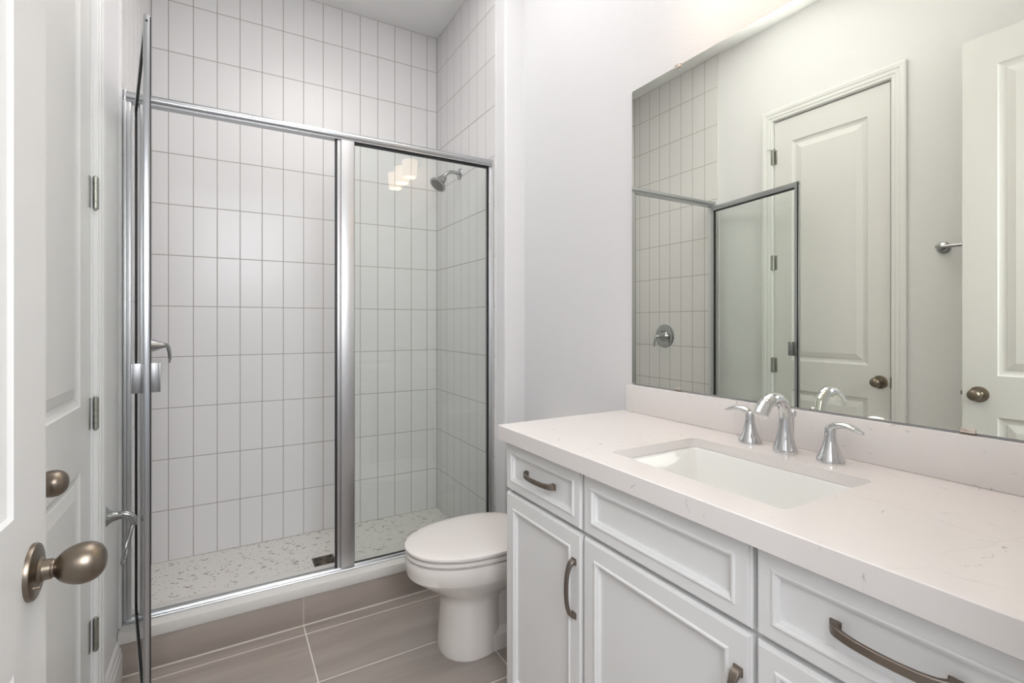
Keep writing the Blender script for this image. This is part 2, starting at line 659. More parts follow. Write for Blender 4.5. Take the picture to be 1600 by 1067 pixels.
# tile cladding: stacked vertical tiles with eased edges over grey grout
def tile_cladding(parent, P, us, vs, name='tile_cladding'):
    """P(u, v, d): point on the wall; us, vs: joint positions."""
    mb = MB()
    u0, u1, v0, v1 = us[0], us[-1], vs[0], vs[-1]
    gd = 0.0072
    mb.add([P(u0, v0, gd), P(u1, v0, gd), P(u1, v1, gd), P(u0, v1, gd),
            P(u0, v0, 0), P(u1, v0, 0), P(u1, v1, 0), P(u0, v1, 0)],
           [(0, 1, 2, 3)], 1)
    mb.add([P(u0, v0, 0.00725), P(u1, v0, 0.00725), P(u1, v1, 0.00725), P(u0, v1, 0.00725),
            P(u0, v0, 0), P(u1, v0, 0), P(u1, v1, 0), P(u0, v1, 0)],
           [(0, 1, 5, 4), (1, 2, 6, 5), (2, 3, 7, 6), (3, 0, 4, 7)], 0)
    g = 0.0017
    prof = [(0.0, 0.0070), (0.0003, 0.0074), (0.0011, 0.0078), (0.0022, 0.0080)]
    for i in range(len(us) - 1):
        for j in range(len(vs) - 1):
            a0, a1, b0, b1 = us[i] + g, us[i + 1] - g, vs[j] + g, vs[j + 1] - g
            if a1 - a0 < 0.006 or b1 - b0 < 0.006:
                continue
            tu, tv = random.gauss(0, 0.0016), random.gauss(0, 0.0009)
            ca, cb = (a0 + a1) / 2, (b0 + b1) / 2
            rings = []
            for ins, d in prof:
                r = []
                for (u, v) in ((a0 + ins, b0 + ins), (a1 - ins, b0 + ins), (a1 - ins, b1 - ins), (a0 + ins, b1 - ins)):
                    r.append(P(u, v, d + ((u - ca) * tu + (v - cb) * tv) * (1.0 if d > 0.0071 else 0.0)))
                rings.append(r)
            mb.loft(rings, 0, cap0=False, cap1=True, smooth=False)
    return mb.build(name, [M['tile'], M['grout']], parent)


TZ = [SF + 0.2572 * i for i in range(12)] + [ZC]
TD = 0.008
colsx = [XL + TD] + [-0.2491 + 0.10546 * i for i in range(14)] + [XS - TD]
tile_cladding(wall_back, lambda u, v, d: Vector((u, YB + TD - d - TD, v)), colsx, TZ)
rows_y = [2.2185 + 0.1050 * i for i in range(8)] + [YB - TD]
tile_cladding(wall_left, lambda u, v, d: Vector((XL + d, u, v)), rows_y, TZ)
tile_cladding(wall_return, lambda u, v, d: Vector((XS - d, u, v)), rows_y, TZ)
# bead of caulk where the painted wall meets the shower jamb
cb = MB()
pts = [(XL + 0.002, 2.213 + random.uniform(-0.0025, 0.0025), z) for z in [0.162 + k * 0.07 for k in range(28)]]
cb.tube(smooth_path(pts, 2), 0.0065, 8)
cb.build('caulk_bead', M['caulk'], wall_left)

# shower floor and curb
tag(MB().box((XL, 2.30, -0.05), (XS, YB, SF)).build('shower_floor', M['terrazzo']),
    'pale flecked shower floor behind the curb', 'shower floor', kind='structure')
cu = MB()
cu.box((XL, YC + 0.004, -0.02), (XS, 2.335, 0.118), mi=0)
curb = tag(cu.build('curb', M['lightgrout']), 'low shower curb faced in grey tile under a pale slab', 'curb', kind='structure')
f = MB()
for x0, x1 in ((XL + 0.001, 0.2765), (0.2805, XS - 0.001)):
    f.box((x0, YC, 0.004), (x1, YC + 0.008, 0.1165), 0.0012)
f.build('curb_tile', M['curbface'], curb)
MB().box((XL + 0.001, YC - 0.006, 0.118), (XS - 0.001, 2.338, 0.160), 0.004).build('curb_slab', M['curbtop'], curb)
# grout bead at the foot of the curb
MB().box((XL + 0.001, YC - 0.004, -0.001), (XS - 0.001, YC + 0.003, 0.004), 0.001).build('grout_line', M['lightgrout'], curb)


# baseboards
def baseboard(name, a, b, nrm, label):
    """profile swept from a to b, standing off the wall along nrm"""
    a, b, n = Vector((*a, 0)), Vector((*b, 0)), Vector((*nrm, 0))
    prof = [(0, 0), (0.015, 0), (0.015, 0.085), (0.012, 0.092), (0.012, 0.104), (0.008, 0.112), (0.007, 0.124), (0.003, 0.131), (0, 0.133)]
    mb = MB()
    mb.loft([[p + n * d + Vector((0, 0, z)) for d, z in prof] for p in (a, b)], smooth=False)
    return tag(mb.build(name, M['trim']), label, 'baseboard', kind='structure')


baseboard('baseboard_left', (XL, 1.893), (XL, YC + 0.0), (1, 0), 'white baseboard between closet door casing and shower curb')
baseboard('baseboard_left_front', (XL, 0.12), (XL, 1.122), (1, 0), 'white baseboard on the left wall behind the entry door')
baseboard('baseboard_right', (XM, 1.40), (XM, YF), (-1, 0), 'white baseboard behind the toilet')
baseboard('baseboard_return', (XS + 0.012, YF), (XM - 0.015, YF), (0, -1), 'white baseboard on the narrow return wall')

# ------------------------------------------------------------------ doors
def casing(mb, P, y0, y1, z1, w=0.070):
    """mitred three-sided casing around an opening, P(y, z, d)"""
    prof = [(0.004, 0.0), (0.004, 0.008), (0.008, 0.011), (0.020, 0.011), (0.023, 0.014), (0.040, 0.014), (0.044, 0.0165), (0.062, 0.018), (w - 0.001, 0.016), (w, 0.0)]
    rings = []
    for (yy, zz, sy, sz) in ((y0, 0.0, -1, 0), (y0, z1, -1, 1), (y1, z1, 1, 1), (y1, 0.0, 1, 0)):
        rings.append([P(yy + sy * o, zz + sz * o, d) for o, d in prof])
    mb.loft(rings, smooth=False)


PL = lambda y, z, d: Vector((XL + d, y, z))
t = MB()
casing(t, PL, DY0, DY1, DZ1)
# jamb lining and stop
t.box((XL - 0.12, DY0, 0.0), (XL, DY0 + 0.0005, DZ1))
t.box((XL - 0.12, DY1 - 0.0005, 0.0), (XL, DY1, DZ1))
t.box((XL - 0.060, DY0, 0.0), (XL - 0.046, DY0 + 0.014, DZ1))
t.box((XL - 0.060, DY1 - 0.014, 0.0), (XL - 0.046, DY1, DZ1))
t.box((XL - 0.060, DY0, DZ1 - 0.014), (XL - 0.046, DY1, DZ1))
trim1 = tag(t.build('trim_1', M['trim']), 'white moulded casing around the closet door', 'door casing', kind='structure')
MB().box((XL - 0.020, DY0 - 0.0035, 0.912), (XL + 0.0105, DY0 + 0.0012, 0.970), 0.0006).build('strike_plate', M['bronze'], trim1)


def panel_door(name, P, y0, y1, z0, z1, panels, th=0.035, parent=None, both=False):
    """moulded two-panel slab; P(y, z, d) with d measured out of the visible face"""
    mb = MB()
    prof = [(0.0, 0.0), (0.004, -0.0045), (0.012, -0.0075), (0.018, -0.0085), (0.026, -0.0085), (0.029, -0.0065), (0.052, -0.0015), (0.056, -0.0005)]
    def side(flip):
        ys = sorted({y0, y1, panels[0][0], panels[0][1]})
        zs = sorted({z0, z1} | {p[2] for p in panels} | {p[3] for p in panels})
        D = (lambda d: d) if not flip else (lambda d: -th - d)
        for i in range(len(ys) - 1):
            for j in range(len(zs) - 1):
                hole = any(abs(ys[i] - p[0]) < 1e-6 and abs(zs[j] - p[2]) < 1e-6 for p in panels)
                if not hole:
                    mb.add([P(ys[i], zs[j], D(0)), P(ys[i + 1], zs[j], D(0)), P(ys[i + 1], zs[j + 1], D(0)), P(ys[i], zs[j + 1], D(0))], [(0, 1, 2, 3)])
        for a0, a1, b0, b1 in panels:
            rings = [[P(a0 + o, b0 + o, D(d)), P(a1 - o, b0 + o, D(d)), P(a1 - o, b1 - o, D(d)), P(a0 + o, b1 - o, D(d))] for o, d in prof]
            mb.loft(rings, cap0=False, cap1=True, smooth=False)
    side(False)
    side(True)
    c = [(y0, z0), (y1, z0), (y1, z1), (y0, z1)]
    vs = [P(y, z, 0) for y, z in c] + [P(y, z, -th) for y, z in c]
    mb.add(vs, [(0, 1, 5, 4), (1, 2, 6, 5), (2, 3, 7, 6), (3, 0, 4, 7)])
    return mb


def egg_knob(o, ax, parent, keyhole=False):
    """rosette, neck and egg-shaped knob; ax is the unit axis away from the door"""
    r = MB().lathe(o, ax, [(0.0340, 0.0), (0.0340, 0.0030), (0.0330, 0.0050), (0.0300, 0.0062), (0.024, 0.0072), (0.0165, 0.0085), (0.0140, 0.0115)], 48)
    if keyhole:
        r.lathe(Vector(o) + Vector((0, -0.022, -0.012)) + Vector(ax) * 0.006, ax, [(0.002, 0), (0.002, 0.008)], 10)
    ro = r.build('knob_rosette', M['bronze'], parent)
    k = MB()
    prof = [(0.0125, 0.008), (0.0122, 0.0190), (0.0112, 0.0200), (0.0105, 0.0220)]
    for i in range(1, 25):                       # egg: fat towards the tip
        a = PI * i / 24
        tt = 0.0470 - 0.0262 * math.cos(a)
        rr = 0.0250 * math.sin(a) ** 0.82 * (1 - 0.10 * math.cos(a))
        if tt > 0.0240:
            prof.append((max(rr, 0.0001), tt))
    k.lathe(o, ax, prof, 48)
    k.build('door_knob', M['bronze'], parent)
    return ro


# closet door in the left wall
cd = thing('door_2', (XL, (DY0 + DY1) / 2, 0.0), 'closed white two-panel closet door with four hinges in the left wall', 'door', kind='structure')
PC = lambda y, z, d: Vector((XL - 0.006 + d, y, z))
panel_door('slab', PC, DY0 + 0.006, DY1 - 0.003, 0.012, DZ1 - 0.006, [(1.306, 1.711, 1.023, 2.343), (1.306, 1.711, 0.215, 0.848)]).build('door_slab', M['door'], cd)
egg_knob((XL - 0.006, 1.249, 0.940), (1, 0, 0), cd)
MB().box((XL - 0.034, DY0 + 0.0005, 0.915), (XL - 0.010, DY0 + 0.0048, 0.967)).build('latch_plate', M['bronze'], cd)
hz = [2.27, 1.619, 0.988, 0.354]
hinge0 = None
for z in hz:
    if hinge0 is None:
        h = MB()
        for k in range(5):
            h.lathe((XL + 0.0060, DY1 - 0.001, z - 0.0445 + k * 0.0178), (0, 0, 1), [(0.0068, 0.0003), (0.0068, 0.0175)], 14)
        h.lathe((XL + 0.0060, DY1 - 0.001, z - 0.049), (0, 0, 1), [(0.003, 0), (0.0048, 0.003), (0.0048, 0.0045)], 12)
        h.lathe((XL + 0.0060, DY1 - 0.001, z + 0.0445), (0, 0, 1), [(0.0048, 0), (0.0048, 0.002), (0.003, 0.0045)], 12)
        h.box((XL - 0.0055, DY1 - 0.0205, z - 0.0445), (XL - 0.0042, DY1 - 0.004, z + 0.0445), 0.0004)
        h.box((XL + 0.0108, DY1 + 0.004, z - 0.0445), (XL + 0.0118, DY1 + 0.011, z + 0.0445), 0.0003)
        h.box((XL + 0.002, DY1 + 0.002, z - 0.0445), (XL + 0.0115, DY1 + 0.0045, z + 0.0445), 0.0003)
        hinge0 = h.build('hinge', M['nickel'], cd, origin=(XL, DY1, z))
    else:
        c = hinge0.copy()
        C.objects.link(c)
        c.parent = cd
        c.location = Vector((XL, DY1, z)) - cd.location
ps = MB()
ps.tube([(XL + 0.004, DY1, 2.318), (XL + 0.030, DY1 + 0.020, 2.318)], 0.0028, 8)
ps.tube([(XL + 0.004, DY1, 2.318), (XL + 0.012, DY1 - 0.018, 2.318)], 0.0028, 8)
ps.lathe((XL + 0.004, DY1 - 0.001, 2.315), (0, 0, 1), [(0.006, 0), (0.006, 0.006)], 12)
ps.build('hinge_pin_stop', M['nickel'], cd)

# entry door, standing open parallel to the left wall
ED0, ED1, EX = 0.117, 0.879, -0.207
ed = thing('door_1', (EX, (ED0 + ED1) / 2, 0.0), 'white two-panel entry door standing open along the left wall', 'door', kind='structure')
PE = lambda y, z, d: Vector((EX + d, y, z))
panel_door('slab', PE, ED0, ED1, 0.012, 2.482, [(ED0 + 0.112, 0.764, 1.023, 2.343), (ED0 + 0.112, 0.764, 0.215, 0.848)]).build('door_slab', M['door'], ed)
egg_knob((EX, 0.823, 0.938), (1, 0, 0), ed, True)
egg_knob((EX - 0.035, 0.823, 0.938), (-1, 0, 0), ed)
lp = MB().box((EX - 0.030, ED1 - 0.001, 0.909), (EX - 0.005, ED1 + 0.001, 0.967), 0.0005)
lp.box((EX - 0.024, ED1, 0.929), (EX - 0.011, ED1 + 0.010, 0.947), 0.002)
lp.build('latch_plate', M['bronze'], ed)
tj = MB()
tj.box((EX0 - 0.02, -0.02, 0), (EX0, 0.10, 2.49))
tj.box((EX1, -0.02, 0), (EX1 + 0.02, 0.10, 2.49))
tj.box((EX0 - 0.02, -0.02, 2.49), (EX1 + 0.02, 0.10, 2.51))
tag(tj.build('trim_2', M['trim']), 'white jamb of the entry doorway', 'door jamb', kind='structure')
hg = MB()
for z in hz:
    hg.lathe((EX + 0.004, ED0 - 0.004, z - 0.045), (0, 0, 1), [(0.0055, 0), (0.0055, 0.09)], 12)
hg.build('hinge', M['nickel'], ed)

# ------------------------------------------------------------------ shower enclosure
se = thing('shower_enclosure', (0.43, YG, 0.160), 'chrome framed glass shower enclosure with its hinged door open, on the curb', 'shower enclosure')
HZ0, HZ1 = 2.050, 2.088
# header: D-shaped rail
hd = MB()
sec = [(-0.0205, HZ0), (-0.0205, HZ0 + 0.005), (-0.0165, HZ0 + 0.0065), (-0.0225, HZ0 + 0.012)]
for k in range(13):
    a = PI * k / 12
    sec.append((-0.023 * math.cos(a) - 0.001, HZ0 + 0.020 + 0.019 * math.sin(a)))
sec += [(0.020, HZ0 + 0.006), (0.020, HZ0)]
XJ0, XJ1 = XL + 0.0085, XS - 0.0085
hd.loft([[(x, YG + dy, z) for dy, z in sec] for x in (XJ0 + 0.004, XJ1 - 0.004)], smooth=True)
hd.build('header', M['frame'], se)
for x0, x1 in ((XJ0, XJ0 + 0.010), (XJ1 - 0.010, XJ1)):
    MB().box((x0, YG - 0.0245, HZ0 - 0.001), (x1, YG + 0.0245, HZ1 + 0.0018), 0.004).build('header_bracket', M['satin'], se)
# sill track: sloped front with a raised rib
sl = MB()
sec = [(-0.028, 0.1602), (-0.028, 0.1635), (-0.024, 0.1665), (-0.019, 0.1685), (-0.016, 0.1740), (-0.011, 0.1765), (-0.006, 0.1750), (-0.003, 0.1690), (0.024, 0.1690), (0.026, 0.1602)]
sl.loft([[(x, YG + dy, z) for dy, z in sec] for x in (XJ0 + 0.001, XJ1 - 0.001)], smooth=False)
sl.build('sill_track', M['frame'], se)
# wall jambs
jl = MB()
jl.box((XJ0, YG - 0.026, 0.169), (XJ0 + 0.010, YG + 0.024, HZ0), 0.002)
jl.box((XJ0 + 0.008, YG - 0.019, 0.169), (XJ0 + 0.024, YG + 0.017, HZ0), 0.003)
jl.build('wall_jamb', M['jamb'], se)
jr = MB()
jr.box((XJ1 - 0.010, YG - 0.026, 0.169), (XJ1, YG + 0.024, HZ0), 0.002)
jr.box((XJ1 - 0.022, YG - 0.015, 0.169), (XJ1 - 0.008, YG + 0.013, HZ0), 0.003)
jr.build('wall_jamb', M['jamb'], se)
# centre post
PX0, PX1 = 0.414, 0.494
po = MB()
po.box((PX0 + 0.022, YG - 0.022, 0.168), (PX1, YG + 0.018, HZ0), 0.004)
po.box((PX0 + 0.006, YG - 0.016, 0.168), (PX0 + 0.026, YG + 0.014, HZ0), 0.005)
po.build('post', simple('brushed_post', (0.50, 0.495, 0.50), 0.42, 1.0), se)
MB().box((PX0, YG - 0.010, 0.168), (PX0 + 0.0065, YG + 0.004, HZ0), 0.001).build('strike_gasket', M['black'], se)
# fixed pane with its gasket
gx0, gx1, gz0, gz1 = PX1, XJ1 - 0.022, 0.1695, HZ0
gk = MB()
b = 0.008
gk.box((gx0, YG - 0.010, gz0), (gx0 + 0.003, YG + 0.006, gz1))
gk.box((gx1 - 0.005, YG - 0.010, gz0), (gx1, YG + 0.006, gz1))
gk.box((gx0, YG - 0.010, gz0), (gx1, YG + 0.006, gz0 + b))
gk.box((gx0, YG - 0.010, gz1 - b), (gx1, YG + 0.006, gz1))
gk.build('pane_gasket', M['black'], se)
MB().box((gx0 + 0.001, YG - 0.004, gz0 + 0.001), (gx1 - 0.001, YG + 0.001, gz1 - 0.001)).build('fixed_pane', M['glass'], se)

# hinged door, swung out into the room.  Local frame: d along the door, n across it
hp, fp = Vector((-0.2790, 2.2340, 0)), Vector((-0.1768, 1.5770, 0))
dv = (fp - hp).normalized()
nv = Vector((-dv.y, dv.x, 0))              # towards +x
DL = (fp - hp).length
DT = 0.0068
Dz0, Dz1 = 0.186, 2.045


def dbox(mb, d0, d1, n0, n1, z0, z1, bev=0.0, mi=0):
    q = MB().box((d0, n0, z0), (d1, n1, z1), bev, mi)
    for i, p in enumerate(q.v):
        q.v[i] = hp + dv * p.x + nv * p.y + Vector((0, 0, p.z))
    o = len(mb.v)
    mb.v += q.v
    mb.f += [[o + i for i in fc] for fc in q.f]
    mb.mi += q.mi
    mb.sm += q.sm


fr = MB()
sw = 0.026
dbox(fr, 0.0, sw, -DT, DT, Dz0, Dz1, 0.0015)
dbox(fr, DL - sw, DL, -DT, DT, Dz0, Dz1, 0.0015)
dbox(fr, sw - 0.002, DL - sw + 0.002, -DT, DT, Dz1 - 0.030, Dz1, 0.0015)
dbox(fr, sw - 0.002, DL - sw + 0.002, -DT, DT, Dz0, Dz0 + 0.030, 0.0015)
door = fr.build('shower_door', M['frame'], se, origin=hp + Vector((0, 0, Dz0)))
dg = MB()
gw, gt = 0.009, 0.0066
dbox(dg, sw, sw + gw, -gt, gt, Dz0 + 0.030, Dz1 - 0.030)
dbox(dg, DL - 0.007, DL - 0.0005, DT, DT + 0.0025, Dz0, Dz1 - 0.004)
dbox(dg, sw, DL - sw, -gt, gt, Dz0 + 0.030, Dz0 + 0.030 + gw)
dbox(dg, sw, DL - sw, -gt, gt, Dz1 - 0.030 - gw, Dz1 - 0.030)
dg.build('door_gasket', M['black'], door)
gp = MB()
dbox(gp, sw + 0.001, DL - sw - 0.001, -0.003, 0.003, Dz0 + 0.031, Dz1 - 0.031)
gp.build('door_pane', M['glass'], door)
for s in (-1, 1):
    h = MB()
    e0, e1 = sorted((s * DT, s * 0.028))
    dbox(h, DL - 0.030, DL - 0.027, e0, e1, 1.062, 1.140, 0.0008)
    e0, e1 = sorted((s * 0.0315, s * 0.028))
    dbox(h, DL - 0.046, DL - 0.027, e0, e1, 1.062, 1.140, 0.0008)
    e0, e1 = sorted((s * DT, s * (DT + 0.002)))
    dbox(h, DL - 0.030, DL - 0.006, e0, e1, 1.062, 1.140, 0.0006)
    h.build('pull_plate', M['plate'], door)
sc = MB()
sc.lathe(hp + dv * (DL - 0.0005) + Vector((0, 0, Dz1 - 0.016)), dv, [(0.0030, 0), (0.0030, 0.0012), (0.0015, 0.0016)], 12)
sc.build('frame_screw', M['black'], door)

# ------------------------------------------------------------------ shower fittings
VY, VZ = 2.686, 1.147
vx = XL + 0.008
sv = thing('shower_valve', (vx, VY, VZ), 'round chrome shower valve with curved lever on the tiled left wall', 'shower valve')
MB().lathe((vx, VY, VZ), (1, 0, 0), [(0.090, 0.0), (0.090, 0.003), (0.087, 0.006), (0.070, 0.009), (0.050, 0.010), (0.042, 0.0105)], 56).build('escutcheon', M['grey_chrome'], sv)
hub = MB().lathe((vx, VY, VZ), (1, 0, 0), [(0.042, 0.0105), (0.041, 0.016), (0.036, 0.021), (0.0305, 0.034), (0.0245, 0.050), (0.0185, 0.066), (0.0130, 0.078), (0.0110, 0.086), (0.006, 0.091)], 40)
hub.build('valve_hub', M['grey_chrome'], sv)
lv = MB()
pth = [(vx + 0.070, VY, VZ + 0.001), (vx + 0.085, VY + 0.002, VZ + 0.002), (vx + 0.095, VY + 0.006, VZ - 0.006), (vx + 0.100, VY + 0.010, VZ - 0.028), (vx + 0.102, VY + 0.013, VZ - 0.056), (vx + 0.100, VY + 0.015, VZ - 0.080)]
P_ = smooth_path(pth, 6)
lv.tube(P_, 0.01, 14, flat=(interp([0.0095, 0.009, 0.008, 0.007, 0.0065, 0.003], 6), interp([0.0095, 0.009, 0.009, 0.010, 0.011, 0.006], 6)), up=(0, 0, 1))
lv.build('lever', M['grey_chrome'], sv)

hx, hy, hzz = XS - 0.008, 2.653, 2.122
sh = thing('showerhead', (hx, hy, hzz), 'chrome bell-shaped shower head on a bent arm, right tiled wall', 'shower head')
MB().lathe((hx, hy, hzz), (-1, 0, 0), [(0.032, 0.0), (0.032, 0.003), (0.029, 0.007), (0.018, 0.011), (0.012, 0.013)], 36).build('wall_flange', M['grey_chrome'], sh)
arm = smooth_path([(hx - 0.005, hy, hzz), (hx - 0.045, hy, hzz + 0.004), (hx - 0.078, hy, hzz - 0.006), (hx - 0.103, hy, hzz - 0.036)], 7)
MB().tube(arm, 0.0105, 16).build('shower_arm', M['grey_chrome'], sh)
ad = Vector((-0.62, -0.10, -0.78)).normalized()
hc = Vector((hx - 0.097, hy, hzz - 0.029))
hb = MB().lathe(hc, ad, [(0.013, 0.0), (0.0175, 0.004), (0.0185, 0.014), (0.0225, 0.018), (0.0255, 0.036), (0.030, 0.050), (0.041, 0.062), (0.0495, 0.067), (0.0515, 0.072), (0.049, 0.076), (0.040, 0.076)], 40)
hb.build('head_bell', M['grey_chrome'], sh)
MB().lathe(hc, ad, [(0.0405, 0.0745), (0.0405, 0.0775), (0.034, 0.0785)], 36).build('spray_face', simple('spray_face_grey', (0.13, 0.12, 0.115), 0.5), sh)

# floor drain: square frame with a cut pattern
dr = thing('floor_drain', (0.430, 2.625, SF), 'small square bronze drain with cut-out pattern in the shower floor', 'drain')
dm = MB()
cx, cy, hs = 0.430, 2.625, 0.052
for a0, b0, a1, b1 in ((-hs, -hs, hs, -hs + 0.009), (-hs, hs - 0.009, hs, hs), (-hs, -hs, -hs + 0.009, hs), (hs - 0.009, -hs, hs, hs)):
    dm.box((cx + a0, cy + b0, SF - 0.001), (cx + a1, cy + b1, SF + 0.003), 0.0006)
for k in range(1, 4):
    r = 0.012 * k
    rg = []
    for q in range(33):
        a = 2 * PI * q / 32
        rg.append((cx + r * math.cos(a), cy + r * math.sin(a), SF + 0.0015))
    dm.tube(rg, 0.0022, 6)
for q in range(8):
    a = PI * q / 4 + 0.2
    dm.tube([(cx + 0.004 * math.cos(a), cy + 0.004 * math.sin(a), SF + 0.0015), (cx + 0.058 * math.cos(a) * 0.85, cy + 0.058 * math.sin(a) * 0.85, SF + 0.0015)], 0.002, 6)
dm.build('grate', M['drainmetal'], dr)
MB().box((cx - hs + 0.003, cy - hs + 0.003, SF - 0.002), (cx + hs - 0.003, cy + hs - 0.003, SF + 0.0006)).build('drain_body', simple('drain_dark', (0.02, 0.018, 0.015), 0.6), dr)

# ------------------------------------------------------------------ toilet paper holder on the left wall
TY, TZ_ = 1.912, 0.655
tp = thing('toilet_paper_holder', (XL, TY, TZ_), 'chrome toilet paper holder with curved post and empty hanging arm', 'paper holder')
ph = MB()


def rsq(x, hy_, hz_, r=0.35, n=24, oy=0.0, oz=0.0):
    pts = []
    for k in range(n):
        a = 2 * PI * k / n
        c_, s_ = math.cos(a), math.sin(a)
        e = 0.45
        pts.append(Vector((x, TY + oy + hy_ * math.copysign(abs(c_) ** e, c_), TZ_ + oz + hz_ * math.copysign(abs(s_) ** e, s_))))
    return pts


def rnd(x, r, oy=0.0, oz=0.0, n=24):
    return [Vector((x, TY + oy + r * math.cos(2 * PI * k / n), TZ_ + oz + r * math.sin(2 * PI * k / n))) for k in range(n)]


ph.loft([rsq(XL, 0.030, 0.036), rsq(XL + 0.006, 0.030, 0.036), rsq(XL + 0.010, 0.026, 0.031), rnd(XL + 0.022, 0.021), rnd(XL + 0.033, 0.0145), rnd(XL + 0.045, 0.0115)], cap1=True)
pp = smooth_path([(XL + 0.042, TY, TZ_), (XL + 0.058, TY, TZ_ + 0.002), (XL + 0.073, TY, TZ_ - 0.005), (XL + 0.081, TY, TZ_ - 0.020), (XL + 0.081, TY, TZ_ - 0.036)], 6)
ph.tube(pp, interp([0.0118, 0.0112, 0.0108, 0.0102, 0.0090], 6), 16)
ph.build('holder_post', M['grey_chrome'], tp)
ar = MB()
ap = smooth_path([(XL + 0.080, TY - 0.002, TZ_ - 0.032), (XL + 0.075, TY - 0.022, TZ_ - 0.052), (XL + 0.066, TY - 0.044, TZ_ - 0.092), (XL + 0.058, TY - 0.040, TZ_ - 0.132), (XL + 0.056, TY, TZ_ - 0.145), (XL + 0.058, TY + 0.040, TZ_ - 0.132), (XL + 0.066, TY + 0.044, TZ_ - 0.092), (XL + 0.075, TY + 0.022, TZ_ - 0.052), (XL + 0.080, TY + 0.002, TZ_ - 0.032)], 7)
ar.tube(ap, 0.0042, 12)
ar.build('holder_arm', M['grey_chrome'], tp)

# ------------------------------------------------------------------ towel bar behind the entry door
tb = thing('towel_bar', (XL, 0.69, 1.602), 'chrome towel bar on the left wall, seen in the mirror past the open door', 'towel bar')
for y in (0.985, 0.395):
    q = MB().lathe((XL, y, 1.602), (1, 0, 0), [(0.027, 0.0), (0.027, 0.005), (0.024, 0.009), (0.013, 0.013), (0.0105, 0.030), (0.0115, 0.055), (0.010, 0.066), (0.002, 0.068)], 32)
    q.build('bar_post', M['grey_chrome'], tb)
MB().tube([(XL + 0.054, 0.390, 1.602), (XL + 0.054, 0.990, 1.602)], 0.0078, 18).build('bar', M['grey_chrome'], tb)

# ------------------------------------------------------------------ toilet
TC = 1.755                                 # centre line
tl = thing('toilet', (0.95, TC, 0.0), 'white elongated toilet with closed lid between the vanity and shower', 'toilet')


def egg(xf, xb, hw, z, n=56, e=1.0, xm=None):
    xf, xb, xm = xf + 0.014, xb + 0.010, (xm + 0.012 if xm is not None else None)
    z = z - 0.017 if z > 0.3 else z
    """plan outline: rounded nose at xf, blunter back at xb"""
    xm = xm if xm is not None else xf + (xb - xf) * 0.52
    pts = []
    for k in range(n):
        a = 2 * PI * k / n
        c_, s_ = math.cos(a), math.sin(a)
        if c_ >= 0:      # front
            x = xm - (xm - xf) * (abs(c_) ** 1.0)
            y = hw * math.copysign(abs(s_) ** 0.92, s_)
        else:
            x = xm + (xb - xm) * abs(c_) ** 0.8
            y = hw * math.copysign(abs(s_) ** 0.75, s_)
        pts.append(Vector((x, TC + y, z)))
    return pts


bo = MB()
bo.loft([egg(0.690, 0.930, 0.117, 0.0, xm=0.80), egg(0.688, 0.930, 0.118, 0.012, xm=0.80), egg(0.692, 0.930, 0.115, 0.05, xm=0.80), egg(0.699, 0.930, 0.110, 0.13, xm=0.80),
         egg(0.699, 0.930, 0.109, 0.190, xm=0.80), egg(0.692, 0.95, 0.114, 0.216, xm=0.81), egg(0.668, 1.00, 0.134, 0.240, xm=0.83), egg(0.628, 1.08, 0.158, 0.266, xm=0.84),
         egg(0.596, 1.11, 0.174, 0.290, xm=0.85), egg(0.5765, 1.12, 0.183, 0.3205, xm=0.85), egg(0.5735, 1.12, 0.185, 0.325, xm=0.85), egg(0.5675, 1.12, 0.1875, 0.329, xm=0.85), egg(0.563, 1.12, 0.189, 0.36, xm=0.85), egg(0.562, 1.12, 0.189, 0.378, xm=0.85),
         egg(0.566, 1.12, 0.185, 0.388, xm=0.85), egg(0.574, 1.12, 0.178, 0.391, xm=0.85)])
bo.build('bowl', M['porcelain'], tl)
# rear foot and trapway body
tr = MB()
tr.loft([[Vector((x, TC + s * y, z)) for (x, s, y) in ((0.84, -1, hw * 0.98), (1.17, -1, hw), (1.20, -1, hw * 0.8), (1.20, 1, hw * 0.8), (1.17, 1, hw), (0.84, 1, hw * 0.98))]
         for z, hw in ((0.0, 0.110), (0.055, 0.108), (0.065, 0.092), (0.075, 0.080), (0.26, 0.078), (0.30, 0.12), (0.335, 0.165), (0.368, 0.172))], smooth=True)
tr.build('trapway', M['porcelain'], tl)
st = MB()
st.loft([egg(0.575, 1.06, 0.180, 0.3935, xm=0.845), egg(0.566, 1.065, 0.188, 0.396, xm=0.845), egg(0.562, 1.07, 0.1915, 0.403, xm=0.845), egg(0.564, 1.07, 0.190, 0.4105, xm=0.845), egg(0.572, 1.06, 0.183, 0.413, xm=0.845)])
st.build('seat', M['lidplastic'], tl)
ld = MB()
ld.loft([egg(0.573, 1.07, 0.182, 0.4165, xm=0.845), egg(0.563, 1.075, 0.191, 0.419, xm=0.845), egg(0.560, 1.075, 0.1935, 0.4255, xm=0.845), egg(0.562, 1.075, 0.192, 0.431, xm=0.845),
         egg(0.570, 1.07, 0.185, 0.4345, xm=0.845), egg(0.60, 1.05, 0.160, 0.4375, xm=0.84), egg(0.68, 0.98, 0.10, 0.440, xm=0.84), egg(0.78, 0.90, 0.03, 0.441, xm=0.84)])
ld.build('lid', M['lidplastic'], tl)
MB().box((1.058, TC - 0.10, 0.371), (1.095, TC + 0.10, 0.411), 0.008).build('seat_hinge', M['lidplastic'], tl)
tk = MB()


